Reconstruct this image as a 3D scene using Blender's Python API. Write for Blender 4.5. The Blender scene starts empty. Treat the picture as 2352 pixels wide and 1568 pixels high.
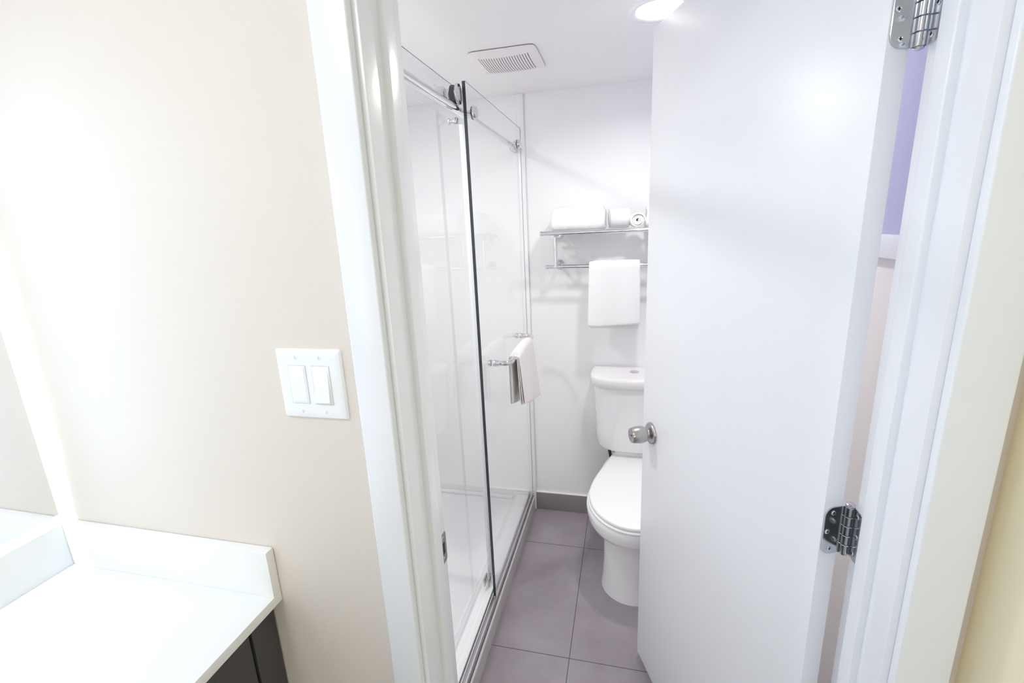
import bpy, bmesh, math, random
from mathutils import Vector, Matrix
random.seed(4)
PI = math.pi
sc = bpy.context.scene
C = bpy.context.collection

# ------------------------------------------------------------------ camera
cam = bpy.data.cameras.new('camera')
cam.sensor_width = 36.0
cam.lens = 1070.29 / 2352 * 36.0
cam.clip_start = 0.02
co = bpy.data.objects.new('camera', cam); C.objects.link(co)
yaw, pitch, roll = -0.2462, -0.2427, -0.0441
cy, sy, cp, sp = math.cos(yaw), math.sin(yaw), math.cos(pitch), math.sin(pitch)
fw = Vector((sy*cp, cy*cp, sp)); r0 = Vector((cy, -sy, 0)); u0 = r0.cross(fw)
rr = math.cos(roll)*r0 + math.sin(roll)*u0
uu = -math.sin(roll)*r0 + math.cos(roll)*u0
M = Matrix(((rr.x, uu.x, -fw.x, 0), (rr.y, uu.y, -fw.y, 0), (rr.z, uu.z, -fw.z, 1.5394), (0, 0, 0, 1)))
co.matrix_world = M
sc.camera = co

# ------------------------------------------------------------------ world, view, lights
w = bpy.data.worlds.new('world'); sc.world = w; w.use_nodes = True
w.node_tree.nodes['Background'].inputs[0].default_value = (0.8, 0.85, 1.0, 1)
w.node_tree.nodes['Background'].inputs[1].default_value = 0.3
sc.view_settings.view_transform = 'Standard'
sc.view_settings.look = 'None'
sc.view_settings.gamma = 1.0
sc.view_settings.use_curve_mapping = False
sc.view_settings.exposure = 0.0
sc.cycles.use_denoising = True
sc.cycles.max_bounces = 14
sc.cycles.diffuse_bounces = 8
sc.cycles.glossy_bounces = 6
sc.cycles.transparent_max_bounces = 16
sc.cycles.sample_clamp_indirect = 6.0

LED_STRENGTH = 80        # strips behind the mirror
HALL_FILL = 6.6          # unseen ceiling light added to fill the vanity area
BATH_CAN = 5.6
BAND_STRENGTH = 14.5       # frosted light band of the mirror
WINDOW_FILL = 16             # soft frontal fill from a window added behind the viewer
SHOWER_FILL = 7.2           # unseen recessed light added to brighten the shower            

def area_light(name, loc, rot, size, power, col, shape='DISK', size_y=None, spread=PI):
    l = bpy.data.lights.new(name, 'AREA'); l.energy = power; l.color = col
    l.shape = shape; l.size = size
    if size_y: l.size_y = size_y
    l.spread = spread
    o = bpy.data.objects.new(name, l); C.objects.link(o); o.location = loc; o.rotation_euler = rot
    return o
CEIL, HCEIL = 2.1155, 2.42
area_light('hall_fill_lamp', (-0.72, -0.35, HCEIL-0.075), (0, 0, 0), 0.42, HALL_FILL, (0.86, 0.92, 1.0))
area_light('window_fill_light', (-0.40, -2.46, 1.32), (PI/2, 0, 0), 1.28, WINDOW_FILL, (0.88, 0.93, 1.0), 'RECTANGLE', 1.28)
area_light('shower_fill_lamp', (-0.93, 1.25, CEIL-0.012), (0, 0, 0), 0.12, SHOWER_FILL, (0.99, 0.99, 1.0))
area_light('bath_can_lamp', (0.08, 1.56, CEIL-0.012), (0, 0, 0), 0.10, BATH_CAN, (1.0, 0.98, 0.945), spread=math.radians(162))

# ------------------------------------------------------------------ materials
def mat(name, col, rough=0.5, metal=0.0, bump=0.0, bscale=200.0, emis=None, estr=0.0, var=0.0, vscale=3.0, spec=0.5, coat=0.0, sss=0.0):
    m = bpy.data.materials.new(name); m.use_nodes = True
    nt = m.node_tree; b = nt.nodes['Principled BSDF']
    b.inputs['Base Color'].default_value = (*col, 1)
    b.inputs['Roughness'].default_value = rough
    b.inputs['Metallic'].default_value = metal
    b.inputs['Specular IOR Level'].default_value = spec
    b.inputs['Coat Weight'].default_value = coat
    if emis:
        b.inputs['Emission Color'].default_value = (*emis, 1)
        b.inputs['Emission Strength'].default_value = estr
    tc = nt.nodes.new('ShaderNodeTexCoord')
    if bump > 0:
        n = nt.nodes.new('ShaderNodeTexNoise'); n.inputs['Scale'].default_value = bscale
        n.inputs['Detail'].default_value = 3
        bp = nt.nodes.new('ShaderNodeBump'); bp.inputs['Strength'].default_value = bump
        bp.inputs['Distance'].default_value = 0.002
        nt.links.new(tc.outputs['Object'], n.inputs['Vector'])
        nt.links.new(n.outputs['Fac'], bp.inputs['Height'])
        nt.links.new(bp.outputs['Normal'], b.inputs['Normal'])
    if var > 0:
        n2 = nt.nodes.new('ShaderNodeTexNoise'); n2.inputs['Scale'].default_value = vscale
        n2.inputs['Detail'].default_value = 6
        mx = nt.nodes.new('ShaderNodeMixRGB'); mx.blend_type = 'MIX'
        mx.inputs[1].default_value = (*[c*(1-var) for c in col], 1)
        mx.inputs[2].default_value = (*[min(1, c*(1+var)) for c in col], 1)
        nt.links.new(tc.outputs['Object'], n2.inputs['Vector'])
        nt.links.new(n2.outputs['Fac'], mx.inputs[0])
        nt.links.new(mx.outputs[0], b.inputs['Base Color'])
    return m
def srgb(h):
    v = [int(h[i:i+2], 16)/255 for i in (0, 2, 4)]
    return tuple(c/12.92 if c <= .04045 else ((c+.055)/1.055)**2.4 for c in v)

MAT = dict(
    cream=mat('cream_wall_paint', srgb('E3D9CF'), 0.6, bump=0.12, bscale=260),
    yellow=mat('cream_wall_yellow_light', srgb('F3E9C8'), 0.6, bump=0.15, bscale=260),
    white=mat('white_wall_paint', srgb('F1F0F0'), 0.5, bump=0.08, bscale=260),
    ceil=mat('ceiling_paint', srgb('F5F3F3'), 0.7, bump=0.08, bscale=200),
    trim=mat('semi_gloss_trim_paint', srgb('F1F2F6'), 0.22, bump=0.05, bscale=180),
    door=mat('satin_door_paint', srgb('F0F1F5'), 0.3, bump=0.10, bscale=420),
    acrylic=mat('white_acrylic', srgb('F0F0F1'), 0.25),
    porcelain=mat('white_porcelain', srgb('EFEDEE'), 0.08, coat=0.3),
    seatplastic=mat('white_seat_plastic', srgb('F6F6F6'), 0.25),
    lavender=mat('lavender_wall', srgb('B6B7D6'), 0.6, bump=0.2, bscale=200),
    pinkish=mat('white_wall_warm_shade', srgb('F3EEEC'), 0.6),
    quartz=mat('white_quartz', srgb('F6F6F6'), 0.2),
    cabinet=mat('charcoal_cabinet_paint', srgb('474648'), 0.45, var=0.05),
    cabdark=mat('dark_cabinet_gap', srgb('1A1918'), 0.7),
    chrome=mat('polished_chrome', (0.74, 0.74, 0.76), 0.07, 1.0),
    nickel=mat('brushed_nickel', (0.50, 0.48, 0.465), 0.26, 1.0, bump=0.03, bscale=300),
    steel=mat('hinge_steel', (0.62, 0.64, 0.68), 0.16, 1.0),
    satin=mat('satin_aluminium', (0.74, 0.73, 0.74), 0.32, 1.0),
    rubber=mat('black_rubber', (0.03, 0.03, 0.035), 0.5),
    dark=mat('dark_cavity', (0.035, 0.03, 0.03), 0.8),
    caulk=mat('grey_seal', srgb('77747A'), 0.5),
    seal=mat('translucent_white_seal', srgb('F4F4F6'), 0.35),
    plastic=mat('white_switch_plastic', srgb('F5F6F8'), 0.25),
    vent=mat('white_vent_plastic', srgb('EFEBEC'), 0.45),
    curb=mat('shaded_white_curb', srgb('C6C2C3'), 0.4, var=0.02),
    terry=mat('white_terry_cloth', srgb('EFEFEF'), 0.95, bump=0.5, bscale=420),
    terrygrey=mat('off_white_terry_cloth', srgb('EAE6E5'), 0.95, bump=0.5, bscale=420),
    baset=mat('grey_base_tile', srgb('8A8487'), 0.45, var=0.04, vscale=6),
    carpet=mat('grey_carpet', srgb('A9A8AB'), 0.95, bump=0.6, bscale=300),
    roomdark=mat('taupe_wall_paint', srgb('8C8076'), 0.7),
    blockp=mat('peach_setting_block', srgb('D8B49E'), 0.6),
    lens=mat('lamp_lens', (1, 1, 1), 0.4, emis=(1.0, 0.99, 0.98), estr=11.0),
    halllens=mat('hall_fill_lens', (1, 1, 1), 0.4, emis=(0.95, 0.97, 1.0), estr=4.0),
    led=mat('led_strip', (1, 1, 1), 0.4, emis=(0.55, 0.78, 1.0), estr=LED_STRENGTH),
    band=mat('frosted_light_band', (1, 1, 1), 0.4, emis=(0.50, 0.74, 1.0), estr=BAND_STRENGTH),
    mirror=mat('mirror_silver', (0.93, 0.94, 0.95), 0.02, 1.0),
    blackhose=mat('black_hose', (0.03, 0.03, 0.03), 0.4),
    shadowgap=mat('grey_plastic_gap', srgb('D6D7DC'), 0.5),
    bolt=mat('screw_steel', (0.75, 0.76, 0.78), 0.2, 1.0),
)
def glass_mat():
    m = bpy.data.materials.new('clear_shower_glass'); m.use_nodes = True
    nt = m.node_tree; nt.nodes.clear()
    out = nt.nodes.new('ShaderNodeOutputMaterial')
    tr = nt.nodes.new('ShaderNodeBsdfTransparent'); tr.inputs[0].default_value = (0.972, 0.982, 0.982, 1)
    gl = nt.nodes.new('ShaderNodeBsdfGlossy'); gl.inputs['Roughness'].default_value = 0.0
    gl.inputs['Color'].default_value = (1, 1, 1, 1)
    fr = nt.nodes.new('ShaderNodeFresnel'); fr.inputs['IOR'].default_value = 1.45
    mx = nt.nodes.new('ShaderNodeMixShader')
    geo = nt.nodes.new('ShaderNodeNewGeometry')
    # only the outward side of each pane face mirrors
    sub = nt.nodes.new('ShaderNodeMath'); sub.operation = 'SUBTRACT'; sub.inputs[0].default_value = 1.0
    mul = nt.nodes.new('ShaderNodeMath'); mul.operation = 'MULTIPLY'
    nt.links.new(geo.outputs['Backfacing'], sub.inputs[1])
    nt.links.new(fr.outputs[0], mul.inputs[0]); nt.links.new(sub.outputs[0], mul.inputs[1])
    nt.links.new(mul.outputs[0], mx.inputs[0])
    nt.links.new(tr.outputs[0], mx.inputs[1]); nt.links.new(gl.outputs[0], mx.inputs[2])
    nt.links.new(mx.outputs[0], out.inputs[0])
    return m
MAT['glass'] = glass_mat()
MAT['gedge'] = mat('green_glass_edge', (0.035, 0.047, 0.055), 0.12)
MAT['gtop'] = mat('polished_glass_top_edge', (0.20, 0.23, 0.24), 0.15)
def tile_mat():
    m = bpy.data.materials.new('grey_porcelain_floor_tile'); m.use_nodes = True
    nt = m.node_tree; b = nt.nodes['Principled BSDF']; L = nt.links
    tc = nt.nodes.new('ShaderNodeTexCoord'); sx = nt.nodes.new('ShaderNodeSeparateXYZ')
    L.new(tc.outputs['Object'], sx.inputs[0])
    def line(src, off, step, hw):
        a = nt.nodes.new('ShaderNodeMath'); a.operation = 'SUBTRACT'; a.inputs[1].default_value = off - 50*step
        L.new(src, a.inputs[0])
        d = nt.nodes.new('ShaderNodeMath'); d.operation = 'DIVIDE'; d.inputs[1].default_value = step; L.new(a.outputs[0], d.inputs[0])
        f = nt.nodes.new('ShaderNodeMath'); f.operation = 'FRACT'; L.new(d.outputs[0], f.inputs[0])
        p = nt.nodes.new('ShaderNodeMath'); p.operation = 'PINGPONG'; p.inputs[1].default_value = 0.5; L.new(f.outputs[0], p.inputs[0])
        l = nt.nodes.new('ShaderNodeMath'); l.operation = 'LESS_THAN'; l.inputs[1].default_value = hw/step; L.new(p.outputs[0], l.inputs[0])
        return l.outputs[0]
    g1 = line(sx.outputs[0], -0.1812, 0.6108, 0.0016)
    g2 = line(sx.outputs[1], 1.9795, 0.6108, 0.0016)
    mxm = nt.nodes.new('ShaderNodeMath'); mxm.operation = 'MAXIMUM'; L.new(g1, mxm.inputs[0]); L.new(g2, mxm.inputs[1])
    n = nt.nodes.new('ShaderNodeTexNoise'); n.inputs['Scale'].default_value = 4; n.inputs['Detail'].default_value = 8; n.inputs['Roughness'].default_value = 0.6
    L.new(tc.outputs['Object'], n.inputs['Vector'])
    cr = nt.nodes.new('ShaderNodeValToRGB')
    cr.color_ramp.elements[0].position = 0.3; cr.color_ramp.elements[0].color = (*srgb('8F868C'), 1)
    cr.color_ramp.elements[1].position = 0.72; cr.color_ramp.elements[1].color = (*srgb('A59DA3'), 1)
    L.new(n.outputs['Fac'], cr.inputs[0])
    mx = nt.nodes.new('ShaderNodeMixRGB'); mx.inputs[2].default_value = (*srgb('5A5457'), 1)
    L.new(mxm.outputs[0], mx.inputs[0]); L.new(cr.outputs[0], mx.inputs[1]); L.new(mx.outputs[0], b.inputs['Base Color'])
    b.inputs['Roughness'].default_value = 0.42
    return m
MAT['tile'] = tile_mat()

# ------------------------------------------------------------------ mesh helpers
class MB:
    def __init__(s): s.bm = bmesh.new(); s.mats = []
    def mi(s, m):
        if m not in s.mats: s.mats.append(m)
        return s.mats.index(m)
    def box(s, a, b, m, bev=0.0, seg=2, smooth=False):
        v = [s.bm.verts.new((x, y, z)) for x in (a[0], b[0]) for y in (a[1], b[1]) for z in (a[2], b[2])]
        F = [(0,1,3,2), (4,6,7,5), (0,4,5,1), (2,3,7,6), (0,2,6,4), (1,5,7,3)]
        fs = [s.bm.faces.new([v[i] for i in f]) for f in F]
        k = s.mi(m)
        for f in fs: f.material_index = k
        if bev > 0:
            es = list({e for f in fs for e in f.edges})
            r = bmesh.ops.bevel(s.bm, geom=es, offset=bev, segments=seg, profile=0.6, affect='EDGES')
            for f in r['faces']: f.material_index = k; f.smooth = True
        return fs
    def loft(s, rings, m, cap0=True, cap1=True, smooth=True, closed=True):
        k = s.mi(m); vs = [[s.bm.verts.new(p) for p in r] for r in rings]
        n = len(rings[0])
        for i in range(len(vs)-1):
            for j in range(n if closed else n-1):
                q = (vs[i][j], vs[i][(j+1) % n], vs[i+1][(j+1) % n], vs[i+1][j])
                try:
                    f = s.bm.faces.new(q); f.material_index = k; f.smooth = smooth
                except ValueError: pass
        if cap0: f = s.bm.faces.new(vs[0][::-1]); f.material_index = k
        if cap1: f = s.bm.faces.new(vs[-1]); f.material_index = k
        return vs
    def tube(s, pts, r, m, n=20, caps=True):
        pts = [Vector(p) for p in pts]; rings = []
        up = None
        for i, p in enumerate(pts):
            d = (pts[min(i+1, len(pts)-1)] - pts[max(i-1, 0)]).normalized()
            if up is None:
                a = Vector((0, 0, 1)) if abs(d.z) < 0.9 else Vector((1, 0, 0))
                x = d.cross(a).normalized()
            else:
                x = (up - d*up.dot(d)).normalized()
            up = x; y = d.cross(x)
            rad = r[i] if isinstance(r, (list, tuple)) else r
            rings.append([p + (x*math.cos(2*PI*j/n) + y*math.sin(2*PI*j/n))*rad for j in range(n)])
        s.loft(rings, m, caps, caps)
    def lathe(s, o, axis, prof, m, n=40):
        """prof: list of (distance along axis, radius)"""
        o = Vector(o); axis = Vector(axis).normalized()
        a = Vector((0, 0, 1)) if abs(axis.z) < 0.9 else Vector((1, 0, 0))
        x = axis.cross(a).normalized(); y = axis.cross(x)
        rings = [[o + axis*d + (x*math.cos(2*PI*j/n) + y*math.sin(2*PI*j/n))*max(rad, 1e-4) for j in range(n)] for d, rad in prof]
        s.loft(rings, m, True, True)
    def poly_prism(s, pts, d, m, smooth=False):
        """pts: list of 3d points of a flat outline, d: extrusion vector"""
        d = Vector(d); a = [Vector(p) for p in pts]; b = [p + d for p in a]
        s.loft([a, b], m, True, True, smooth)
    def build(s, name, parent=None, recalc=True, sharp=40):
        if recalc: bmesh.ops.recalc_face_normals(s.bm, faces=s.bm.faces[:])
        me = bpy.data.meshes.new(name); s.bm.to_mesh(me); s.bm.free()
        for m in s.mats: me.materials.append(MAT[m])
        if sharp is not None:
            try: me.set_sharp_from_angle(angle=math.radians(sharp))
            except Exception: pass
        o = bpy.data.objects.new(name, me); C.objects.link(o)
        if parent is not None: o.parent = parent
        return o
def rel(o, p):
    """parent o to empty p while keeping its world-space mesh in place"""
    o.parent = p
    o.matrix_parent_inverse = p.matrix_basis.inverted()
    return o
def empty(name, loc=(0, 0, 0), rotz=0.0):
    o = bpy.data.objects.new(name, None); C.objects.link(o)
    o.location = loc; o.rotation_euler = (0, 0, rotz); o.empty_display_size = 0.05
    return o
def tag(o, label, cat, group=None, kind=None):
    o['label'] = label; o['category'] = cat
    if group: o['group'] = group
    if kind: o['kind'] = kind
    return o
def part(mb, name, p, **k):
    o = mb.build(name, **k); rel(o, p) if p.type == 'EMPTY' else setattr(o, 'parent', p)
    return o

# ------------------------------------------------------------------ key dimensions (metres)
D = 0.6589                     # hall face of the doorway wall
DB = 0.790                     # bathroom face of it
AL, AR = -0.3706, 0.3849       # inner edges of the casings
JL, JR = AL+0.009, AR-0.009    # jamb faces
LX, RX = -1.2234, 0.4745        # hall side walls
F = 2.2712                     # bathroom far wall
BXL, BXR = -1.30, 0.50         # bathroom side walls
G = -0.4854                    # outer face of the fixed shower glass
HY = -2.4                      # hall back wall
HEAD = 2.030

# ------------------------------------------------------------------ structure
m = MB()
m.box((BXL-0.1, D+0.02, -0.08), (BXR+0.12, F+0.12, 0.0), 'tile')
tag(m.build('floor'), 'grey porcelain tile floor of the small bathroom', 'floor', kind='structure')
m = MB()
m.box((LX-0.12, HY-0.12, -0.08), (RX+0.12, D+0.02, 0.0), 'carpet')
tag(m.build('floor.001'), 'grey floor of the vanity area outside the bathroom', 'floor', kind='structure')

# doorway wall: three blocks with cream paint to the hall and white paint to the bathroom
m = MB()
def two_face(a, b):
    fs = m.box(a, b, 'cream')
    k = m.mi('white')
    fs[3].material_index = k
two_face((LX-0.12, D, 0), (JL-0.019, DB-0.002, HCEIL))
two_face((JR+0.019, D, 0), (0.4503, DB-0.002, HCEIL))
two_face((0.4503, D+0.011, 0), (0.70, DB-0.002, HCEIL))  # recess added beside the casing so its shape darkens this strip
two_face((JL-0.019, D, HEAD+0.019), (JR+0.019, DB-0.002, HCEIL))
tag(m.build('wall_front'), 'cream painted wall around the bathroom doorway, carrying the light switch', 'wall', kind='structure')
m = MB(); m.box((LX-0.1, HY, 0), (LX, D, HCEIL), 'cream')
tag(m.build('wall_left'), 'cream wall at far left behind the lit mirror and counter', 'wall', kind='structure')
m = MB(); m.box((RX, HY, 0), (RX+0.1, D+0.011, HCEIL), 'yellow')  # same cream paint as the doorway wall, yellower light put into the colour
tag(m.build('wall_right'), 'cream side wall at the right edge of the picture, yellower light in its colour', 'wall', kind='structure')
WX0, WX1, WZ0, WZ1 = -1.06, 0.26, 0.66, 1.98
m = MB()
for a, b in (((LX-0.1, 0), (WX0, HCEIL)), ((WX1, 0), (RX+0.1, HCEIL)), ((WX0, 0), (WX1, WZ0)), ((WX0, WZ1), (WX1, HCEIL))):
    m.box((a[0], HY-0.1, a[1]), (b[0], HY, b[1]), 'roomdark')
tag(m.build('wall_rear'), 'taupe wall of the vanity area behind the viewer', 'wall', kind='structure')
m = MB()
for a, b in (((WX0, WZ0), (WX0+0.045, WZ1)), ((WX1-0.045, WZ0), (WX1, WZ1)), ((WX0, WZ0), (WX1, WZ0+0.045)), ((WX0, WZ1-0.045), (WX1, WZ1)), ((-0.42, WZ0), (-0.38, WZ1))):
    m.box((a[0], HY-0.05, a[1]), (b[0], HY-0.01, b[1]), 'trim', 0.002)
tag(m.build('fill_window_1'), 'unseen white framed window added behind the viewer as a fill source', 'window', kind='structure')
m = MB(); m.box((LX-0.1, HY-0.1, HCEIL), (RX+0.1, D, HCEIL+0.08), 'ceil')
tag(m.build('ceiling.001'), 'white ceiling of the vanity area', 'ceiling', kind='structure')

m = MB(); m.box((BXL-0.1, F, 0), (BXR+0.1, F+0.1, CEIL), 'white')
tag(m.build('wall_back'), 'white far wall of the bathroom behind the toilet', 'wall', kind='structure')
m = MB(); m.box((BXL-0.1, DB, 0), (BXL, F, CEIL), 'acrylic')
tag(m.build('wall_shower'), 'white shower wall seen through the glass', 'wall', kind='structure')
m = MB()
m.box((BXR, DB, 0), (BXR+0.1, F, 1.456), 'pinkish')  # white lower wall, its warm shadow put into the colour
m.box((BXR, DB, 1.456), (BXR+0.1, F, CEIL), 'lavender')  # upper part coloured lavender
tag(m.build('wall_bath'), 'two-tone bathroom wall glimpsed between door edge and jamb, lavender over white with warm shade in its colour', 'wall', kind='structure')
m = MB(); m.box((BXR-0.014, DB, 1.447), (BXR, F, 1.4925), 'trim', 0.004)
tag(m.build('trim_3'), 'white chair rail between the lavender and the warm-shaded white part, seen through the door gap', 'trim', kind='structure')
m = MB(); m.box((BXL-0.1, DB-0.002, CEIL), (BXR+0.1, F+0.1, CEIL+0.08), 'ceil')
tag(m.build('ceiling'), 'white bathroom ceiling with vent and recessed light', 'ceiling', kind='structure')

m = MB(); m.box((-0.4745, F-0.010, 0), (BXR, F, 0.1035), 'baset', 0.0015)
m.box((-0.4745, F-0.009, 0.1035), (BXR, F, 0.1065), 'white')
tag(m.build('baseboard_back'), 'dark grey tile baseboard below the far wall', 'baseboard', kind='structure')
m = MB(); m.box((BXR-0.010, DB, 0), (BXR, F-0.012, 0.1035), 'baset', 0.0015)
tag(m.build('baseboard_right'), 'dark grey tile baseboard on the bathroom wall behind the door', 'baseboard', kind='structure')
# edge strip of the shower surround on the far wall
m = MB(); m.box((G-0.014, F-0.013, 0.0), (-0.4675, F, CEIL), 'acrylic', 0.003)
tag(m.build('trim_2'), 'white vertical edge strip where the shower surround ends on the far wall', 'trim', kind='structure')

# ------------------------------------------------------------------ door frame
fr = empty('trim_1', (0, D, 0))
tag(fr, 'white painted frame and casing of the bathroom doorway', 'door frame', kind='structure')
CT = 0.016
for (a, b, nm) in (((-0.4297, D-CT, 0), (AL, D, HEAD+0.065), 'casing'), ((AR, D-CT, 0), (0.4503, D, HEAD+0.065), 'casing')):
    m = MB(); m.box(a, b, 'trim', 0.003, 3); part(m, nm, fr)
m = MB(); m.box((AL, D-CT, HEAD+0.006), (AR, D, HEAD+0.065), 'trim', 0.003, 3); part(m, 'casing', fr)
m = MB(); m.box((JL-0.019, D, 0), (JL, DB, HEAD), 'trim', 0.002, 2); part(m, 'jamb', fr)
m = MB(); m.box((JR, D, 0), (JR+0.019, DB, HEAD), 'trim', 0.002, 2); part(m, 'jamb', fr)
m = MB(); m.box((JL-0.019, D, HEAD), (JR+0.019, DB, HEAD+0.019), 'trim', 0.002, 2); part(m, 'jamb', fr)
S0, S1, ST = 0.716, 0.752, 0.0105
m = MB(); m.box((JL-0.005, S0, 0), (JL+ST, S1, HEAD-ST), 'trim', 0.003, 3); part(m, 'door_stop', fr)
m = MB(); m.box((JR-ST, S0, 0), (JR+0.005, S1, HEAD-ST), 'trim', 0.003, 3); part(m, 'door_stop', fr)
m = MB(); m.box((JL, S0, HEAD-ST), (JR, S1, HEAD), 'trim', 0.003, 3); part(m, 'door_stop', fr)
# strike plate on the left jamb
def rounded_rect(cu, cv, hu, hv, r, n=6):
    pts = []
    for (sx, sy_, a0) in ((1, 1, 0), (-1, 1, PI/2), (-1, -1, PI), (1, -1, 3*PI/2)):
        for i in range(n+1):
            a = a0 + PI/2*i/n
            pts.append((cu + sx*(hu-r) + r*math.cos(a), cv + sy_*(hv-r) + r*math.sin(a)))
    return pts
m = MB()
SZ = 0.895
m.poly_prism([(JL, y, z) for y, z in rounded_rect(0.7735, SZ, 0.0155, 0.034, 0.006)], (0.0014, 0, 0), 'nickel')
m.box((JL+0.0006, 0.7685, SZ-0.013), (JL+0.0017, 0.7805, SZ+0.013), 'dark')
st = part(m, 'strike_plate', fr); st['label'] = 'metal strike plate with dark latch hole'
for dz in (-0.024, 0.024):
    m = MB(); m.lathe((JL+0.001, 0.774, SZ+dz), (1, 0, 0), [(0, 0.004), (0.0008, 0.004), (0.0012, 0.0028)], 'bolt', 20)
    m.box((JL+0.0018, 0.771, SZ+dz-0.0005), (JL+0.0024, 0.777, SZ+dz+0.0005), 'dark')
    o = part(m, 'screw', fr); o.parent = st; o.matrix_parent_inverse = Matrix.Identity(4)

# ------------------------------------------------------------------ door leaf (ajar, swung into the bathroom)
P0 = Vector((0.3257, 0.7835, 0)); T = Vector((-0.38139, 0.92441, 0)); N = Vector((0.92441, 0.38139, 0))  # N: towards the bathroom side
DW, DT = 0.700, 0.035
dr = empty('door_1', (0.3657, 0.7930, 0))
tag(dr, 'flat white slab door standing ajar into the bathroom, with a brushed knob', 'door', kind='structure')
def dp(s, n, z): return P0 + T*s + N*n + Vector((0, 0, z))
m = MB()
fs = m.box((0, 0, 0.019), (DW, DT, 2.022), 'door', 0.0012, 2)
for v in m.bm.verts:
    v.co = dp(v.co.x, v.co.y, v.co.z)
leaf = part(m, 'door_panel', dr)
# knob, both sides
def knob(side):
    s0, z0 = 0.638, 0.9065
    ax = -N if side < 0 else N
    o = dp(s0, 0 if side < 0 else DT, z0)
    m = MB()
    m.lathe(o + ax*0.012, ax, [(0, 0.0125), (0.007, 0.0118), (0.0085, 0.0150), (0.0095, 0.0205), (0.0120, 0.0238), (0.0220, 0.0260), (0.0330, 0.0264), (0.0430, 0.0252), (0.0520, 0.0232), (0.0545, 0.0218), (0.0550, 0.0195), (0.0545, 0.0185), (0.0540, 0.0110), (0.0535, 0.0002)], 'nickel', 48)
    k = part(m, 'door_knob', dr); k['label'] = 'brushed nickel door knob'
    m = MB()
    m.lathe(o, ax, [(0, 0.0340), (0.002, 0.0345), (0.005, 0.0335), (0.008, 0.0305), (0.0095, 0.0240), (0.0115, 0.0150), (0.014, 0.0128), (0.016, 0.0126)], 'nickel', 48)
    r = m.build('rosette'); r.parent = k; r.matrix_parent_inverse = Matrix.Identity(4)
    m = MB()
    m.box((-0.0045, -0.0011, 0), (0.0045, 0.0011, 0.0014), 'dark')
    q = ax.to_track_quat('Z', 'Y').to_matrix().to_4x4(); q.translation = o + ax*0.0650
    for v in m.bm.verts: v.co = q @ v.co
    t = m.build('turn_slot'); t.parent = k; t.matrix_parent_inverse = Matrix.Identity(4)
knob(-1); knob(1)
m = MB()
m.box((DW-0.001, 0.006, 0.878), (DW+0.0012, 0.029, 0.935), 'nickel')
m.box((DW, 0.011, 0.898), (DW+0.009, 0.023, 0.915), 'nickel', 0.002)
for v in m.bm.verts: v.co = dp(v.co.x, v.co.y, v.co.z)
part(m, 'latch', dr)
# hinges
PIN = Vector((0.3682, 0.7950, 0))
def hinge(z0, z1):
    h = z1 - z0; R = 0.0068
    m = MB()
    e = [z0 + h*k/5 for k in range(6)]
    for k in range(5):
        a, b = e[k]+0.0005, e[k+1]-0.0005
        m.lathe(PIN + Vector((0, 0, a)), (0, 0, 1), [(0, R-0.0006), (0.0006, R), (b-a-0.0006, R), (b-a, R-0.0006)], 'steel', 28)
    m.lathe(PIN + Vector((0, 0, z1)), (0, 0, 1), [(0, 0.0060), (0.002, 0.0074), (0.0045, 0.0070), (0.006, 0.0045)], 'steel', 28)
    m.lathe(PIN + Vector((0, 0, z0)), (0, 0, -1), [(0, 0.0058), (0.002, 0.0062), (0.0032, 0.0035)], 'steel', 28)
    hg = part(m, 'hinge', dr)
    def fix(o): o.parent = hg; o.matrix_parent_inverse = Matrix.Identity(4)
    zc = (z0+z1)/2
    def leafpts(w0, w1, r=0.016):
        pts = [(w1, z1), (w1, z0)]
        for i in range(9):
            a = PI/2*i/8; pts.append((w0 + r - r*math.sin(a), z0 + r - r*math.cos(a)))
        for i in range(9):
            a = PI/2*i/8; pts.append((w0 + r - r*math.cos(a), z1 - r + r*math.sin(a)))
        return pts
    # leaf on the hinge edge of the door (plane s = 0)
    m = MB()
    m.poly_prism([dp(-0.0004, u, z) for u, z in leafpts(0.0022, DT+0.0085)], -T*0.0022, 'steel')
    fix(m.build('hinge_leaf'))
    # leaf on the jamb (plane x = JR)
    m = MB()
    m.poly_prism([(JR-0.0002, y, z) for y, z in [(0.7935 - (u-0.0022), z) for u, z in [(DT+0.004 - (p - 0.0022), zz) for p, zz in leafpts(0.0022, DT+0.004)]]], (-0.0022, 0, 0), 'steel')
    fix(m.build('hinge_leaf'))
    for (u, dz) in ((0.0165, 0.034), (0.0085, 0.0), (0.0165, -0.034)):
        m = MB(); c = dp(-0.0026, u, zc+dz)
        m.lathe(c, -T, [(0, 0.0042), (0.0006, 0.0042), (0.0011, 0.0030)], 'bolt', 20)
        for rot in (0, 1):
            a = N*(0.0022 if rot == 0 else 0.0006) ; b = Vector((0, 0, 0.0006 if rot == 0 else 0.0022))
            cc = c - T*0.0009
            m.poly_prism([cc-a-b, cc+a-b, cc+a+b, cc-a+b], -T*0.0006, 'dark')
        fix(m.build('screw'))
        m = MB(); c = Vector((JR-0.0024, 0.7935-0.002-(DT-u)*0.62, zc+dz))
        m.lathe(c, (-1, 0, 0), [(0, 0.0042), (0.0006, 0.0042), (0.0011, 0.0030)], 'bolt', 20)
        for rot in (0, 1):
            m.box((c.x-0.0016, c.y-(0.0022 if rot else 0.0006), c.z-(0.0006 if rot else 0.0022)), (c.x-0.0009, c.y+(0.0022 if rot else 0.0006), c.z+(0.0006 if rot else 0.0022)), 'dark')
        fix(m.build('screw'))
hinge(0.9735, 1.0625)
hinge(1.7440, 1.8330)

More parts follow.
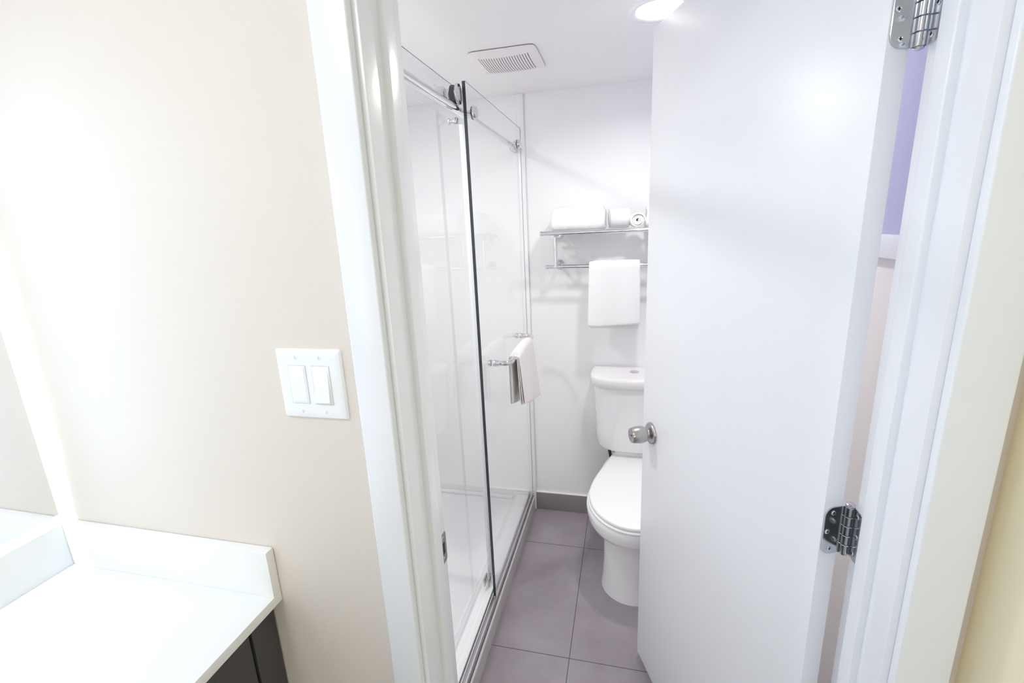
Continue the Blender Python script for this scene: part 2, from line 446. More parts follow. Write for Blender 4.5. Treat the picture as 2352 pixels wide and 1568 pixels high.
# ------------------------------------------------------------------ light switch
sw = empty('light_switch', (-0.5216, D, 1.2282))
tag(sw, 'white double rocker light switch on the cream wall beside the doorway', 'light switch')
x0, x1, z0, z1 = -0.5847, -0.4586, 1.2282, 1.3530
m = MB()
def ring(i, y): return [(x, y, z) for x, z in rounded_rect((x0+x1)/2, (z0+z1)/2, (x1-x0)/2-i, (z1-z0)/2-i, 0.004)]
m.loft([ring(0.0, D), ring(0.0, D-0.0025), ring(0.0025, D-0.0055), ring(0.006, D-0.0068), ring(0.012, D-0.0070)], 'plastic', True, True)
part(m, 'wall_plate', sw, sharp=25)
for i, cx in enumerate((-0.5447, -0.4987)):
    m = MB()
    hw, hz = 0.0165, 0.0335; zc = 1.2905; yb = D-0.0070
    m.box((cx-hw-0.0012, yb-0.0004, zc-hz-0.0012), (cx+hw+0.0012, yb+0.004, zc+hz+0.0012), 'shadowgap')
    m.box((cx-hw, yb-0.0012, zc-hz), (cx+hw, yb+0.003, zc+hz), 'plastic', 0.0006)
    fs_ = part(m, 'switch_frame', sw)
    m = MB()
    a, b = hw-0.0022, hz-0.0028
    t, bo = (0.0020, 0.0016) if i == 0 else (0.0012, 0.0062)
    pts = [(-a, yb+0.002, -b), (a, yb+0.002, -b), (a, yb+0.002, b), (-a, yb+0.002, b)]
    top = [(-a+0.0008, yb-bo, -b+0.0008), (a-0.0008, yb-bo, -b+0.0008), (a-0.0008, yb-t, b-0.0008), (-a+0.0008, yb-t, b-0.0008)]
    mid = [(-a, yb-bo+0.001, -b), (a, yb-bo+0.001, -b), (a, yb-t+0.0006, b), (-a, yb-t+0.0006, b)]
    m.loft([[(cx+p[0], p[1], zc+p[2]) for p in q] for q in (pts, mid, top)], 'plastic', smooth=False)
    part(m, 'rocker', sw)
    for dz in (-0.0485, 0.0485):
        m = MB(); m.lathe((cx, D-0.0068, zc+dz), (0, -1, 0), [(0, 0.0034), (0.0006, 0.0034), (0.0012, 0.0022)], 'plastic', 20)
        m.box((cx-0.0006, D-0.0084, zc+dz-0.0028), (cx+0.0006, D-0.0078, zc+dz+0.0028), 'shadowgap')
        part(m, 'screw', sw)

# ------------------------------------------------------------------ counter, cabinet, lit mirror
CXE, CTOP = -0.6713, 0.842
ct = empty('countertop', (-0.95, -0.1, CTOP-0.02))
tag(ct, 'white quartz vanity counter with low backsplashes at lower left', 'countertop')
m = MB(); m.box((LX+0.001, -0.95, CTOP-0.0205), (CXE, D-0.001, CTOP), 'quartz', 0.0012, 2); part(m, 'slab', ct)
m = MB(); m.box((LX+0.0205, D-0.0205, CTOP), (CXE, D-0.001, 0.944), 'quartz', 0.0012, 2); part(m, 'backsplash', ct)
m = MB(); m.box((LX+0.001, -0.95, CTOP), (LX+0.0200, D-0.001, 0.944), 'quartz', 0.0012, 2); part(m, 'backsplash', ct)
cb = empty('vanity_cabinet', (-0.95, -0.1, 0))
tag(cb, 'charcoal vanity cabinet under the white counter', 'cabinet')
m = MB()
m.box((LX+0.005, -0.93, 0.09), (-0.7165, D-0.003, CTOP-0.0205), 'cabdark', 0.001)
part(m, 'body', cb)
m = MB(); m.box((-0.7165, 0.5965, 0.09), (-0.6975, D-0.003, CTOP-0.0210), 'cabinet', 0.001); part(m, 'filler_strip', cb)
for ya, yb_ in ((0.10, 0.591), (-0.40, 0.095), (-0.92, -0.405)):
    m = MB()
    m.box((-0.7160, ya, 0.095), (-0.6990, yb_, CTOP-0.026), 'cabinet', 0.0015)
    part(m, 'door', cb)
m = MB(); m.box((LX+0.005, -0.92, 0), (-0.76, D-0.003, 0.09), 'cabdark'); part(m, 'plinth', cb)

mi = empty('backlit_mirror', (LX, -0.1, 1.4))
tag(mi, 'backlit wall mirror at far left above the counter, glowing at its edges', 'mirror')
MX = -1.190
m = MB(); m.box((MX-0.006, -0.85, 0.974), (MX, 0.632, 1.95), 'mirror', 0.001); part(m, 'glass', mi)
for a, b in (((MX, 0.430, 1.02), (MX+0.001, 0.470, 1.80)), ((MX, -0.69, 1.02), (MX+0.001, -0.65, 1.80)), ((MX, -0.65, 1.76), (MX+0.001, 0.430, 1.80))):
    m = MB(); m.box(a, b, 'band'); part(m, 'frosted_band', mi)
m = MB(); m.box((LX, -0.80, 1.03), (MX-0.006, 0.575, 1.89), 'white'); part(m, 'backing_box', mi)
for a, b in (((LX+0.006, 0.576, 1.03), (LX+0.020, 0.581, 1.89)),
             ((LX+0.006, -0.806, 1.03), (LX+0.020, -0.801, 1.89)),
             ((LX+0.006, -0.80, 1.024), (LX+0.020, 0.575, 1.029)),
             ((LX+0.006, -0.80, 1.891), (LX+0.020, 0.575, 1.896))):
    m = MB(); m.box(a, b, 'led'); part(m, 'light_strip', mi)

hl = empty('fill_ceiling_light', (-0.72, -0.35, HCEIL))
tag(hl, 'unseen round flush ceiling light added to fill the vanity area', 'ceiling light')
m = MB(); m.lathe((-0.72, -0.35, HCEIL), (0, 0, -1), [(0, 0.245), (0.02, 0.245), (0.03, 0.235)], 'trim', 48); part(m, 'base', hl)
m = MB(); m.lathe((-0.72, -0.35, HCEIL-0.03), (0, 0, -1), [(0, 0.23), (0.02, 0.215), (0.035, 0.16), (0.042, 0.05)], 'halllens', 48); part(m, 'diffuser', hl)

# ------------------------------------------------------------------ bathroom ceiling fixtures
ef = empty('exhaust_fan', (-0.4215, 1.80, CEIL))
tag(ef, 'square white exhaust fan grille with dark slots on the bathroom ceiling', 'exhaust fan')
fx0, fx1, fy0, fy1 = -0.538, -0.305, 1.685, 1.922
nx_sl = 20; sx0, sx1 = -0.508, -0.336; sy0, sy1 = 1.722, 1.880
xs = [fx0, fx0+0.004, fx0+0.010]
ys = [fy0, fy0+0.004, fy0+0.010]
pit = (sx1-sx0)/(nx_sl-1)
slots = []
for i in range(nx_sl):
    c = sx0 + i*pit; slots.append((c-0.0010, c+0.0010)); xs += [c-0.0010, c+0.0010]
xs += [fx1-0.010, fx1-0.004, fx1]
ny = 16
ys += [sy0 + (sy1-sy0)*k/ny for k in range(ny+1)] + [fy1-0.010, fy1-0.004, fy1]
def fz(x, y):
    u = (x-(fx0+fx1)/2)/((fx1-fx0)/2); v = (y-(fy0+fy1)/2)/((fy1-fy0)/2)
    e = max(0.0, 1-abs(u)**6)*max(0.0, 1-abs(v)**6)
    dome = max(0, 1-u*u)*max(0, 1-v*v)
    return CEIL - 0.0065 - 0.006*e - 0.013*dome
m = MB(); km = m.mi('vent')
cxm, cym = (fx0+fx1)/2, (fy0+fy1)/2
def rnd(x, y):                      # pull the corners in so that they read as rounded
    R = 0.020; dx = abs(x-cxm) - ((fx1-fx0)/2 - R); dy = abs(y-cym) - ((fy1-fy0)/2 - R)
    if dx > 0 and dy > 0:
        l = math.hypot(dx, dy); mx_ = max(dx, dy)
        k = mx_/l
        x = cxm + math.copysign((fx1-fx0)/2 - R + dx*k, x-cxm); y = cym + math.copysign((fy1-fy0)/2 - R + dy*k, y-cym)
    return x, y
gv = [[m.bm.verts.new((*rnd(x, y), fz(x, y))) for y in ys] for x in xs]
for i in range(len(xs)-1):
    xm = (xs[i]+xs[i+1])/2
    isslot = any(a < xm < b for a, b in slots)
    for j in range(len(ys)-1):
        ym = (ys[j]+ys[j+1])/2
        if isslot and sy0 < ym < sy1: continue
        f = m.bm.faces.new((gv[i][j], gv[i][j+1], gv[i+1][j+1], gv[i+1][j])); f.material_index = km; f.smooth = True
# skirt up to the ceiling
per = [gv[i][0] for i in range(len(xs))] + [gv[-1][j] for j in range(1, len(ys))] + [gv[i][-1] for i in range(len(xs)-2, -1, -1)] + [gv[0][j] for j in range(len(ys)-2, 0, -1)]
up = [m.bm.verts.new((v.co.x, v.co.y, CEIL-0.0025)) for v in per]
for i in range(len(per)):
    j = (i+1) % len(per)
    f = m.bm.faces.new((per[i], per[j], up[j], up[i])); f.material_index = km
part(m, 'grille_cover', ef, sharp=30)
m = MB(); m.box((fx0+0.008, fy0+0.008, CEIL-0.0060), (fx1-0.008, fy1-0.008, CEIL-0.0002), 'dark'); part(m, 'housing', ef)

def can_light(x, y, label):
    rl = empty('recessed_light', (x, y, CEIL))
    tag(rl, label, 'ceiling light')
    m = MB()
    rings = []
    for (rad, z) in ((0.088, CEIL-0.0002), (0.088, CEIL-0.003), (0.084, CEIL-0.005), (0.069, CEIL-0.005), (0.065, CEIL-0.002)):
        rings.append([(x+rad*math.cos(2*PI*j/64), y+rad*math.sin(2*PI*j/64), z) for j in range(64)])
    m.loft(rings, 'trim', False, False); part(m, 'trim_ring', rl)
    m = MB(); m.lathe((x, y, CEIL-0.0005), (0, 0, -1), [(0, 0.066), (0.003, 0.066), (0.0045, 0.05)], 'lens', 48); part(m, 'diffuser', rl)
can_light(0.08, 1.56, 'round recessed ceiling light glowing above the open bathroom door')
can_light(-0.93, 1.25, 'unseen recessed ceiling light added to brighten the shower stall')

# ------------------------------------------------------------------ shower
sb = empty('shower_tray', (-0.9, 1.53, 0))
tag(sb, 'low white shower tray with raised curb and metal track along the tiled floor', 'shower tray')
Y0 = DB+0.002
m = MB()
m.box((BXL+0.001, Y0, 0), (-0.60, F-0.001, 0.050), 'acrylic', 0.004)
part(m, 'pan', sb)
m = MB()
prof = [(-0.4772, 0.0), (-0.4772, 0.070), (-0.4790, 0.077), (-0.4830, 0.080), (-0.560, 0.080), (-0.575, 0.076), (-0.602, 0.050), (-0.602, 0.0)]
m.loft([[(x, y, z) for x, z in prof] for y in (Y0, F-0.014)], 'acrylic', smooth=False)
m.box((-0.4780, Y0, 0.0), (-0.4765, F-0.0145, 0.0700), 'curb')  # outer face of the white curb, its shade put into the colour
part(m, 'curb', sb, sharp=30)
m = MB(); m.box((-0.4835, Y0, 0.0795), (-0.4810, F-0.014, 0.0830), 'caulk'); part(m, 'sealant_bead', sb)
m = MB()
m.box((-0.4880, Y0, 0.080), (-0.4838, F-0.014, 0.1080), 'satin', 0.0008)
m.box((-0.5040, Y0, 0.080), (-0.4998, F-0.014, 0.1060), 'satin', 0.0008)
m.box((-0.4998, Y0, 0.080), (-0.4880, F-0.014, 0.0860), 'satin')
m.box((-0.5090, Y0, 0.080), (-0.5060, F-0.014, 0.0930), 'caulk')
part(m, 'glass_track', sb)
m = MB(); m.box((-0.5320, Y0, 0.080), (-0.5120, 1.575, 0.1010), 'acrylic', 0.003); part(m, 'threshold_rail', sb)
m = MB()
m.box((BXL+0.001, F-0.022, 0.050), (-0.602, F-0.001, 0.066), 'acrylic', 0.004); m.box((-0.602, F-0.0135, 0.050), (-0.512, F-0.001, 0.092), 'acrylic', 0.003); part(m, 'cove', sb)

GTOP = 1.9726
sg = empty('shower_screen', (G, 1.88, 0.10))
tag(sg, 'fixed clear glass shower screen with a chrome towel bar, next to the toilet', 'shower screen')
def pane(x0, x1, y0, y1, z0, z1):
    m = MB(); fs = m.box((x0, y0, z0), (x1, y1, z1), 'glass')
    fs[2].material_index = m.mi('gedge')            # ground edge towards the doorway
    e = 0.0013                                       # fine dark arrises along the other edges
    m.box((x1-e, y0+0.001, z1-e), (x1+0.0001, y1, z1+0.0001), 'gtop')
    m.box((x1-e, y1-e, z0), (x1+0.0001, y1+0.0001, z1-e), 'gtop')
    return m
GY = 1.4893
m = pane(G-0.0105, G, GY, F-0.0135, 0.1075, GTOP); part(m, 'glass_panel', sg)
m = MB(); m.box((G-0.0105, GY-0.001, 0.0865), (G-0.0025, GY+0.03, 0.1070), 'blockp'); part(m, 'setting_block', sg)
BZ, BX = 1.893, -0.5150
for yy in (1.545, 2.185):
    m = MB(); m.lathe((G, yy, BZ), (1, 0, 0), [(-0.0155, 0.009), (-0.009, 0.009), (0.0, 0.0165), (0.001, 0.0185), (0.013, 0.0185), (0.015, 0.0170), (0.0155, 0.002)], 'chrome', 36)
    b_ = part(m, 'standoff_bolt', sg)
    m = MB(); m.lathe((G+0.0002, yy, BZ), (1, 0, 0), [(0, 0.0192), (0.0022, 0.0192)], 'rubber', 36)
    o = m.build('gasket'); o.parent = b_; o.matrix_parent_inverse = Matrix.Identity(4)
# towel bar through the glass
HZ, HR = 1.037, 0.0098
yA, yB, xo = 1.632, 2.085, -0.4225
pts = []
def arc(c, a0, a1, r, n=10):
    return [(c[0]+r*math.cos(a0+(a1-a0)*i/n), c[1]+r*math.sin(a0+(a1-a0)*i/n), HZ) for i in range(n+1)]
R_ = 0.030
pts = [(G+0.001, yA, HZ), (xo-R_-0.002, yA, HZ)] + arc((xo-R_, yA+R_), -PI/2, 0, R_) + [(xo, (yA+yB)/2, HZ)] + arc((xo-R_, yB-R_), 0, PI/2, R_) + [(xo-R_-0.002, yB, HZ), (G+0.001, yB, HZ)]
m = MB(); m.tube(pts, HR, 'chrome', 28)
tb = part(m, 'towel_bar', sg)
for yy in (yA, yB):
    m = MB(); m.lathe((G, yy, HZ), (1, 0, 0), [(0, 0.0125), (0.003, 0.0130), (0.009, 0.0130), (0.0105, 0.0108), (0.012, 0.0108), (0.0125, 0.0125), (0.016, 0.0125), (0.017, 0.0102)], 'chrome', 32)
    o = m.build('collar'); o.parent = tb; o.matrix_parent_inverse = Matrix.Identity(4)
    m = MB(); m.lathe((G-0.0105, yy, HZ), (-1, 0, 0), [(0, 0.0130), (0.008, 0.0130), (0.010, 0.011)], 'chrome', 32)
    o = m.build('inner_cap'); o.parent = tb; o.matrix_parent_inverse = Matrix.Identity(4)

# header rail
ra = empty('shower_rail', (BX, 1.53, BZ))
tag(ra, 'round chrome header rail carrying the sliding shower door', 'rail')
m = MB(); m.tube([(BX, Y0+0.002, BZ), (BX, F-0.020, BZ)], 0.0125, 'chrome', 28); part(m, 'bar', ra)
for yy, s in ((Y0+0.001, 1), (F-0.001, -1)):
    m = MB(); m.lathe((BX, yy, BZ), (0, s, 0), [(0, 0.024), (0.010, 0.024), (0.012, 0.020), (0.024, 0.0165), (0.026, 0.0135)], 'chrome', 36); part(m, 'wall_flange', ra)

# sliding door
sd = empty('sliding_shower_door', (-0.54, 1.2, 0.10))
tag(sd, 'sliding clear glass shower door hung from the chrome rail, nearest the doorway', 'shower door')
SX1 = -0.5365
m = pane(SX1-0.0085, SX1, 0.84, 1.6225, 0.1030, GTOP); part(m, 'glass_panel', sd)
m = MB(); m.box((SX1-0.0100, 1.5850, 0.1050), (SX1+0.0015, 1.6250, 1.872), 'seal', 0.001); part(m, 'edge_seal', sd)
for yy in (1.474, 0.95):
    wz = BZ+0.0125+0.0275
    m = MB()
    m.lathe((BX-0.010, yy, wz), (1, 0, 0), [(0, 0.026), (0.001, 0.0272), (0.008, 0.0272), (0.013, 0.0262), (0.015, 0.0262), (0.018, 0.0272), (0.020, 0.0272)], 'rubber', 44)
    wl = part(m, 'roller_wheel', sd)
    m = MB(); m.lathe((BX+0.0075, yy, wz), (1, 0, 0), [(0, 0.0285), (0.002, 0.0305), (0.006, 0.0305), (0.0085, 0.0285), (0.0090, 0.0240)], 'chrome', 44)
    m.lathe((BX+0.0164, yy, wz), (1, 0, 0), [(0, 0.0205), (0.0012, 0.0205), (0.0018, 0.0185)], 'satin', 44)
    o = m.build('wheel_cap'); o.parent = wl; o.matrix_parent_inverse = Matrix.Identity(4)
    m = MB(); m.lathe((SX1-0.0085, yy, wz), (-1, 0, 0), [(0, 0.021), (0.006, 0.021), (0.009, 0.018)], 'chrome', 36)
    m.lathe((SX1, yy, wz), (1, 0, 0), [(0, 0.018), (0.006, 0.016), (0.012, 0.012)], 'chrome', 36)
    o = m.build('axle_clamp'); o.parent = wl; o.matrix_parent_inverse = Matrix.Identity(4)
    m = MB(); m.lathe((SX1, yy-0.012, BZ-0.036), (1, 0, 0), [(0, 0.010), (0.003, 0.010), (0.006, 0.0055), (0.012, 0.005), (0.015, 0.0095), (0.027, 0.0105), (0.030, 0.0085)], 'chrome', 30)
    part(m, 'jump_stop', sd)
m = MB()
m.box((SX1-0.016, 1.535, 0.1015), (SX1-0.010, 1.580, 0.135), 'nickel', 0.002)
m.box((SX1+0.001, 1.535, 0.1015), (SX1+0.008, 1.580, 0.135), 'nickel', 0.002)
g_ = m.build('door_guide'); g_.parent = sb; g_.matrix_parent_inverse = sb.matrix_basis.inverted()

# ------------------------------------------------------------------ towel shelf on the far wall
ts = empty('towel_shelf', (-0.06, F, 1.36))
tag(ts, 'chrome towel shelf with a lower hanging bar on the far wall above the toilet', 'towel shelf')
SXa, SXb = -0.366, 0.262
SZu, SZl = 1.501, 1.350
YF, YL = 2.061, 2.137
for i, yy in enumerate((YF, 2.112, 2.163, 2.214)):
    m = MB(); z = SZu if i == 0 else SZu-0.004
    m.tube([(SXa, yy, z), (SXb, yy, z)], 0.0095 if i == 0 else 0.006, 'chrome', 24)
    part(m, 'front_rail' if i == 0 else 'rack_rail', ts)
    if i == 0:
        for xx, s in ((SXa, -1), (SXb, 1)):
            m = MB(); m.lathe((xx, yy, z), (s, 0, 0), [(-0.005, 0.0100), (0.002, 0.0104), (0.004, 0.008)], 'chrome', 24); part(m, 'end_cap', ts)
m = MB(); m.tube([(SXa+0.010, YL, SZl), (SXb-0.010, YL, SZl)], 0.0085, 'chrome', 24); part(m, 'hanging_bar', ts)
for xx, s in ((SXa+0.010, -1), (SXb-0.010, 1)):
    m = MB(); m.lathe((xx, YL, SZl), (s, 0, 0), [(-0.005, 0.0090), (0.002, 0.0094), (0.004, 0.007)], 'chrome', 24); part(m, 'end_cap', ts)
for xx in (-0.316, 0.212):
    m = MB(); m.tube([(xx, YF, SZu-0.012), (xx, F-0.006, SZu-0.012)], 0.0075, 'chrome', 20); part(m, 'shelf_arm', ts)
    m = MB(); m.tube([(xx, YL, SZl-0.004), (xx, YL, SZu-0.012)], 0.0085, 'chrome', 20); part(m, 'post', ts)
    m = MB(); m.tube([(xx, YL, SZl), (xx, F-0.006, SZl)], 0.0085, 'chrome', 20); part(m, 'bar_arm', ts)
    for zz, rad in ((SZu-0.012, 0.020), (SZl, 0.024)):
        m = MB(); m.lathe((xx, F, zz), (0, -1, 0), [(0, rad), (0.006, rad), (0.010, rad-0.003), (0.018, 0.012)], 'chrome', 36); part(m, 'wall_flange', ts)

# ------------------------------------------------------------------ towels
def solidify(o, t, off=0.0):
    md = o.modifiers.new('solid', 'SOLIDIFY'); md.thickness = t; md.offset = off
def subsurf(o, l=1):
    md = o.modifiers.new('sub', 'SUBSURF'); md.levels = l; md.render_levels = l
def hsh(a, b): return math.sin(a*12.9898 + b*78.233)
def drape(name, axis_pt, along, out, half, rbar, len_f, len_b, thick, layers, wob, seed, nl=26, skew_f=0.0, skew_b=0.0, flare_f=0.0, flare_b=0.0, slant=0.0, cloth='terry'):
    """cloth hung over a bar: along = bar direction, out = direction of the front flap, layers = folded plies"""
    A = Vector(along).normalized(); O = Vector(out).normalized(); Z = Vector((0, 0, 1)); P = Vector(axis_pt)
    mb = MB(); k = mb.mi(cloth)
    for L in range(layers):
        r = rbar + thick*(0.55 + L*1.02)
        prof = []
        lf = len_f - 0.004*L*(1 if seed % 2 else -1); lb = len_b + 0.003*L
        nF = 12
        for i in range(nF): prof.append((-1, i/nF))
        for i in range(9): prof.append((0, i/8))
        for i in range(1, nF+1): prof.append((1, i/nF))
        rows = []
        for (sg_, t) in prof:
            row = []
            for j in range(nl+1):
                v = -1 + 2*j/nl
                a = half*v*(1 - 0.012*L)
                if sg_ == -1:
                    d = lb*(1-t)*(1+slant*v); o_ = -r - flare_b*(1-t); z = -d; sk = skew_b*d*v
                    wv = wob*(1-t)*math.sin(v*4.2+seed+L*0.7)
                    o_ += wv; z += 0.006*math.sin(v*3+seed)*(1-t)
                elif sg_ == 0:
                    an = PI*(1-t); o_ = r*math.cos(an); z = r*math.sin(an); sk = 0
                    z += (0.0025*math.cos(v*2.1+seed) - 0.009*abs(v)**4*(1.25 if v < 0 else 0.6))*math.sin(an)
                else:
                    d = lf*t*(1+slant*v); o_ = r + flare_f*t*(1+0.35*L); z = -d; sk = skew_f*d*v
                    wv = wob*t*math.sin(v*5.0+seed*1.7+L*0.5)
                    o_ += wv; z += 0.006*math.sin(v*2.4+seed*2)*t
                row.append(mb.bm.verts.new(P + A*(a+sk) + O*o_ + Z*z))
            rows.append(row)
        for i in range(len(rows)-1):
            for j in range(nl):
                f = mb.bm.faces.new((rows[i][j], rows[i][j+1], rows[i+1][j+1], rows[i+1][j])); f.material_index = k; f.smooth = True
    o = mb.build(name, recalc=False, sharp=None)
    solidify(o, thick); subsurf(o, 2)
    return o
ht = drape('hand_towel', (-0.0535, YL, SZl), (1, 0, 0), (0, -1, 0), 0.1115, 0.0085, 0.272, 0.292, 0.0090, 2, 0.007, 3, skew_f=0.02)
tag(ht, 'white hand towel hanging over the lower chrome bar above the toilet tank', 'towel')
wc = drape('washcloth', (xo, 1.835, HZ), (0, 1, 0), (1, 0, 0), 0.138, HR, 0.228, 0.222, 0.0046, 3, 0.005, 5, flare_f=0.013, flare_b=0.003, skew_f=0.03, slant=0.13, cloth='terrygrey')
tag(wc, 'small white washcloth draped over the towel bar of the glass shower screen', 'washcloth')

# folded bath towel on the shelf
def folded(name, cx, cyy, z0, wx, wy, plies, seed):
    mb = MB()
    n = 56; z = z0
    for p, th in enumerate(plies):
        zc = z + th*0.5; z += th*0.93
        rings = []
        K = 30
        for i in range(K+1):
            t = -1 + 2*i/K
            e = max(0.0, 1-abs(t)**14)**0.5
            ring_ = []
            for j in range(n):
                a = 2*PI*j/n
                ca, sa = math.cos(a), math.sin(a)
                yy = math.copysign(abs(ca)**0.45, ca)*wy*(0.985+0.03*hsh(p, seed))*(0.93+0.07*e)
                zz = math.copysign(abs(sa)**0.55, sa)*th*0.5*(0.72+0.28*e)
                up_ = (zz/th+0.5)                       # 0 bottom .. 1 top of this ply
                zz += 0.0035*math.sin(2.6*t+seed)*up_ + 0.0012*math.sin(17*t+seed*3+yy*40)
                x = cx + t*wx*(1 - 0.035*p - 0.055*up_*(1 if t < 0 else 0.35)*(1 if p == len(plies)-1 else 0.1)) + 0.002*math.sin(a*3+p)
                ring_.append((x, cyy+yy, zc+zz))
            rings.append(ring_)
        mb.loft(rings, 'terry')
    o = mb.build(name, sharp=None)
    return o
zsh = SZu+0.0025
bt = folded('bath_towel', -0.209, 2.155, zsh, 0.117, 0.094, (0.106,), 1)
tag(bt, 'thick folded white bath towel at the left end of the chrome shelf', 'towel', group='towels on the chrome shelf')
bt2 = folded('bath_towel', 0.166, 2.155, zsh, 0.092, 0.094, (0.098,), 2)
tag(bt2, 'folded white towel on the chrome shelf, mostly hidden behind the open door', 'towel', group='towels on the chrome shelf')
# rolled towels between them
def rolled(name, c, axis, length, R, seed, turns=4.2):
    mb = MB(); k = mb.mi('terry'); ax = Vector(axis).normalized(); Z = Vector((0, 0, 1)); sx_ = ax.cross(Z).normalized()
    rows = []; n = int(turns*26); th = R/(turns+0.6)
    for i in range(n+1):
        a = 2*PI*turns*i/n; r = th*0.5 + (R-th*0.7)*i/n
        row = []
        for j in range(9):
            t = -1+2*j/8
            off = 0.003*math.sin(a*0.7+seed)*abs(t)
            p = Vector(c) + ax*(length/2*t + off*(1 if t > 0 else -1)) + sx_*math.cos(a+seed)*r + Z*math.sin(a+seed)*r*0.95
            row.append(mb.bm.verts.new(p))
        rows.append(row)
    for i in range(n):
        for j in range(8):
            f = mb.bm.faces.new((rows[i][j], rows[i][j+1], rows[i+1][j+1], rows[i+1][j])); f.material_index = k; f.smooth = True
    o = mb.build(name, recalc=False, sharp=None); solidify(o, th*0.84)
    return o
rt = rolled('rolled_towel', (-0.036, 2.160, SZu+0.0035+0.046), (1, 0.10, 0), 0.086, 0.0445, 0.5)
tag(rt, 'rolled white towel lying sideways at the middle of the chrome shelf', 'towel', group='towels on the chrome shelf')
rt2 = rolled('rolled_towel', (0.038, 2.120, SZu+0.0035+0.0355), (0.10, -1, 0), 0.085, 0.0335, 2.1, 3.2)
tag(rt2, 'small rolled white washcloth on the shelf showing its spiral end', 'washcloth', group='towels on the chrome shelf')

# ------------------------------------------------------------------ toilet
to = empty('toilet', (0.043, 1.95, 0))
tag(to, 'white two-piece toilet against the far wall, partly hidden by the open door', 'toilet')
TX = 0.043
def egg(z, a, bf, yc, back, n=72, wback=None):
    """closed outline: front half ellipse (towards -y), sides narrowing to the back"""
    pts = []
    for i in range(n//2+1):
        t = PI*i/(n//2)
        pts.append((TX + a*math.cos(t), yc - bf*math.sin(t), z))
    # back edge from left side (x = TX - a) to right side
    wb = wback if wback else a
    nb = n//2
    def w_at(q):        # q: 0 at the widest, 1 at the back edge
        s = 0.6*q**1.6 + 0.4*q*q*(3-2*q)
        return a + (wb-a)*s
    side = [(q/10.0) for q in range(1, 11)]
    L = [(TX - w_at(q), yc + (back-yc)*q, z) for q in side]
    pts += L
    nn = 6
    for i in range(1, nn):
        pts.append((TX - wb + 2*wb*i/nn, back, z))
    pts += [(2*TX - x, y, zz) for x, y, zz in reversed(L)]
    return pts
yc = 1.785
m = MB()
m.loft([egg(0.000, 0.130, 0.128, yc, 2.190, wback=0.115),
        egg(0.012, 0.1285, 0.126, yc, 2.190, wback=0.113),
        egg(0.060, 0.1225, 0.118, yc, 2.185, wback=0.108),
        egg(0.150, 0.1195, 0.114, yc, 2.180, wback=0.105),
        egg(0.250, 0.1215, 0.117, yc, 2.180, wback=0.108),
        egg(0.290, 0.1270, 0.124, yc, 2.180, wback=0.110),
        egg(0.305, 0.1340, 0.138, yc, 2.180, wback=0.112),
        egg(0.313, 0.150, 0.168, yc, 2.175, wback=0.114),
        egg(0.320, 0.166, 0.196, yc, 2.170, wback=0.116),
        egg(0.332, 0.180, 0.214, yc, 2.165, wback=0.118),
        egg(0.352, 0.1890, 0.224, yc, 2.160, wback=0.120),
        egg(0.385, 0.1935, 0.230, yc, 2.155, wback=0.120),
        egg(0.400, 0.1925, 0.229, yc, 2.155, wback=0.120),
        egg(0.406, 0.1885, 0.225, yc, 2.153, wback=0.118)], 'porcelain')
part(m, 'bowl', to, sharp=60)
m = MB()
m.box((TX-0.085, 2.110, 0.380), (TX+0.085, 2.250, 0.4640), 'porcelain', 0.02, 4); part(m, 'tank_deck', to)
m = MB()
m.loft([egg(0.4065, 0.184, 0.230, yc, 2.090, wback=0.104), egg(0.4095, 0.1875, 0.234, yc, 2.092, wback=0.106), egg(0.4175, 0.1875, 0.234, yc, 2.092, wback=0.106), egg(0.4200, 0.185, 0.231, yc, 2.090, wback=0.104)], 'seatplastic')
part(m, 'seat', to, sharp=60)
m = MB()
m.loft([egg(0.4215, 0.178, 0.228, yc, 2.138, wback=0.094), egg(0.4245, 0.1815, 0.2325, yc, 2.140, wback=0.096), egg(0.4350, 0.1815, 0.2325, yc, 2.140, wback=0.096), egg(0.4395, 0.1785, 0.229, yc, 2.137, wback=0.094), egg(0.4410, 0.170, 0.218, yc, 2.130, wback=0.088)], 'seatplastic')
part(m, 'seat_lid', to, sharp=60)
for s in (-1, 1):
    m = MB(); m.tube([(TX+s*0.075-0.02, 2.128, 0.437), (TX+s*0.075+0.02, 2.128, 0.437)], 0.0085, 'seatplastic', 20); part(m, 'lid_hinge', to)
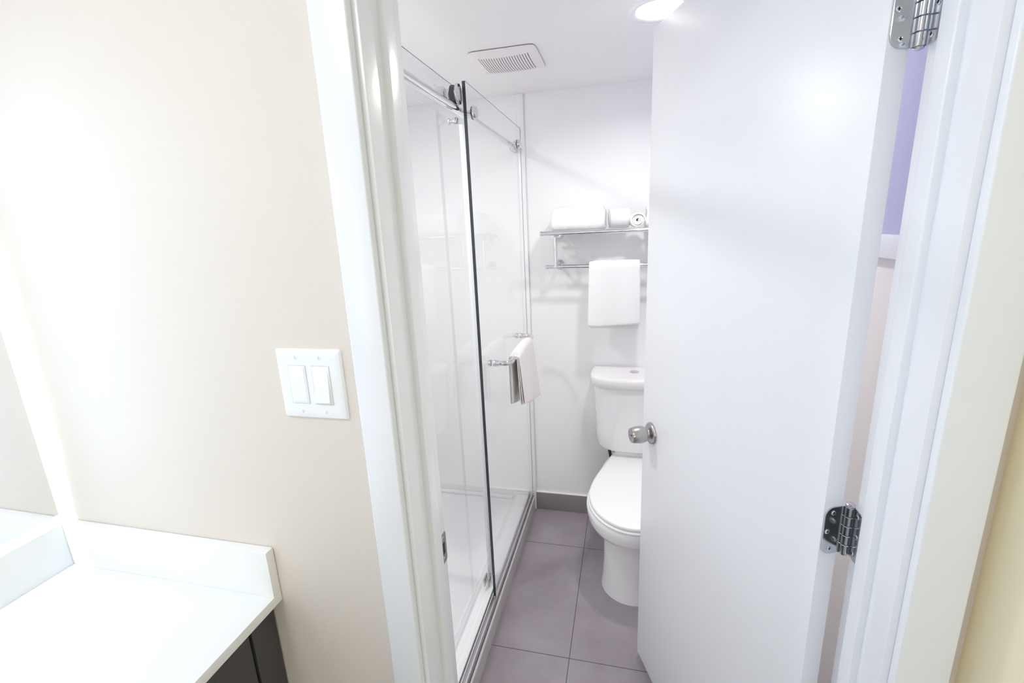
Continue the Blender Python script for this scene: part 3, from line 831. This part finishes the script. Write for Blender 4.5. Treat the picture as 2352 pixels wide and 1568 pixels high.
def tank_ring(z, hw, yf, yb, rc, bow, n=10):
    pts = []
    # front bowed edge, left to right at the front; big front corner radius
    K = 28
    for i in range(K+1):
        t = -1 + 2*i/K
        e = (1-abs(t)**3.4)**(1/2.2) if abs(t) < 1 else 0.0
        pts.append((TX + hw*t, yf + rc*(1-e) + bow*t*t, z))
    pts += [(TX + hw, (yf+rc+bow+yb)/2, z), (TX + hw, yb-0.01, z), (TX + hw-0.01, yb, z)]
    pts += [(TX - hw+0.01, yb, z), (TX - hw, yb-0.01, z), (TX - hw, (yf+rc+bow+yb)/2, z)]
    return pts
m = MB()
m.loft([tank_ring(0.462, 0.128, 2.115, 2.235, 0.05, 0.012),
        tank_ring(0.465, 0.148, 2.095, 2.248, 0.06, 0.012),
        tank_ring(0.474, 0.163, 2.082, 2.258, 0.065, 0.012),
        tank_ring(0.492, 0.1715, 2.075, 2.262, 0.068, 0.012),
        tank_ring(0.560, 0.1755, 2.071, 2.264, 0.070, 0.012),
        tank_ring(0.680, 0.1810, 2.066, 2.264, 0.070, 0.012),
        tank_ring(0.798, 0.1860, 2.062, 2.264, 0.070, 0.012)], 'porcelain')
part(m, 'tank', to, sharp=60)
m = MB()
m.loft([tank_ring(0.7985, 0.1970, 2.054, 2.266, 0.078, 0.012),
        tank_ring(0.8020, 0.2010, 2.050, 2.268, 0.080, 0.012),
        tank_ring(0.8320, 0.2030, 2.048, 2.269, 0.080, 0.012),
        tank_ring(0.8400, 0.2005, 2.051, 2.268, 0.079, 0.012),
        tank_ring(0.8440, 0.1950, 2.057, 2.264, 0.077, 0.012),
        tank_ring(0.8455, 0.1850, 2.067, 2.256, 0.073, 0.012)], 'porcelain')
part(m, 'tank_lid', to, sharp=60)
m = MB(); m.lathe((TX, 2.172, 0.8452), (0, 0, 1), [(0, 0.0215), (0.0025, 0.0215), (0.0035, 0.0195), (0.0030, 0.0185), (0.0036, 0.0175), (0.0042, 0.001)], 'chrome', 36)
fb = part(m, 'flush_button', to); fb['label'] = 'round chrome flush button'
m = MB(); m.tube([(-0.074, 2.175, 0.480), (-0.073, 2.173, 0.460), (-0.069, 2.168, 0.435), (-0.062, 2.160, 0.400), (-0.060, 2.158, 0.37)], 0.0075, 'blackhose', 16)
part(m, 'supply_hose', to)
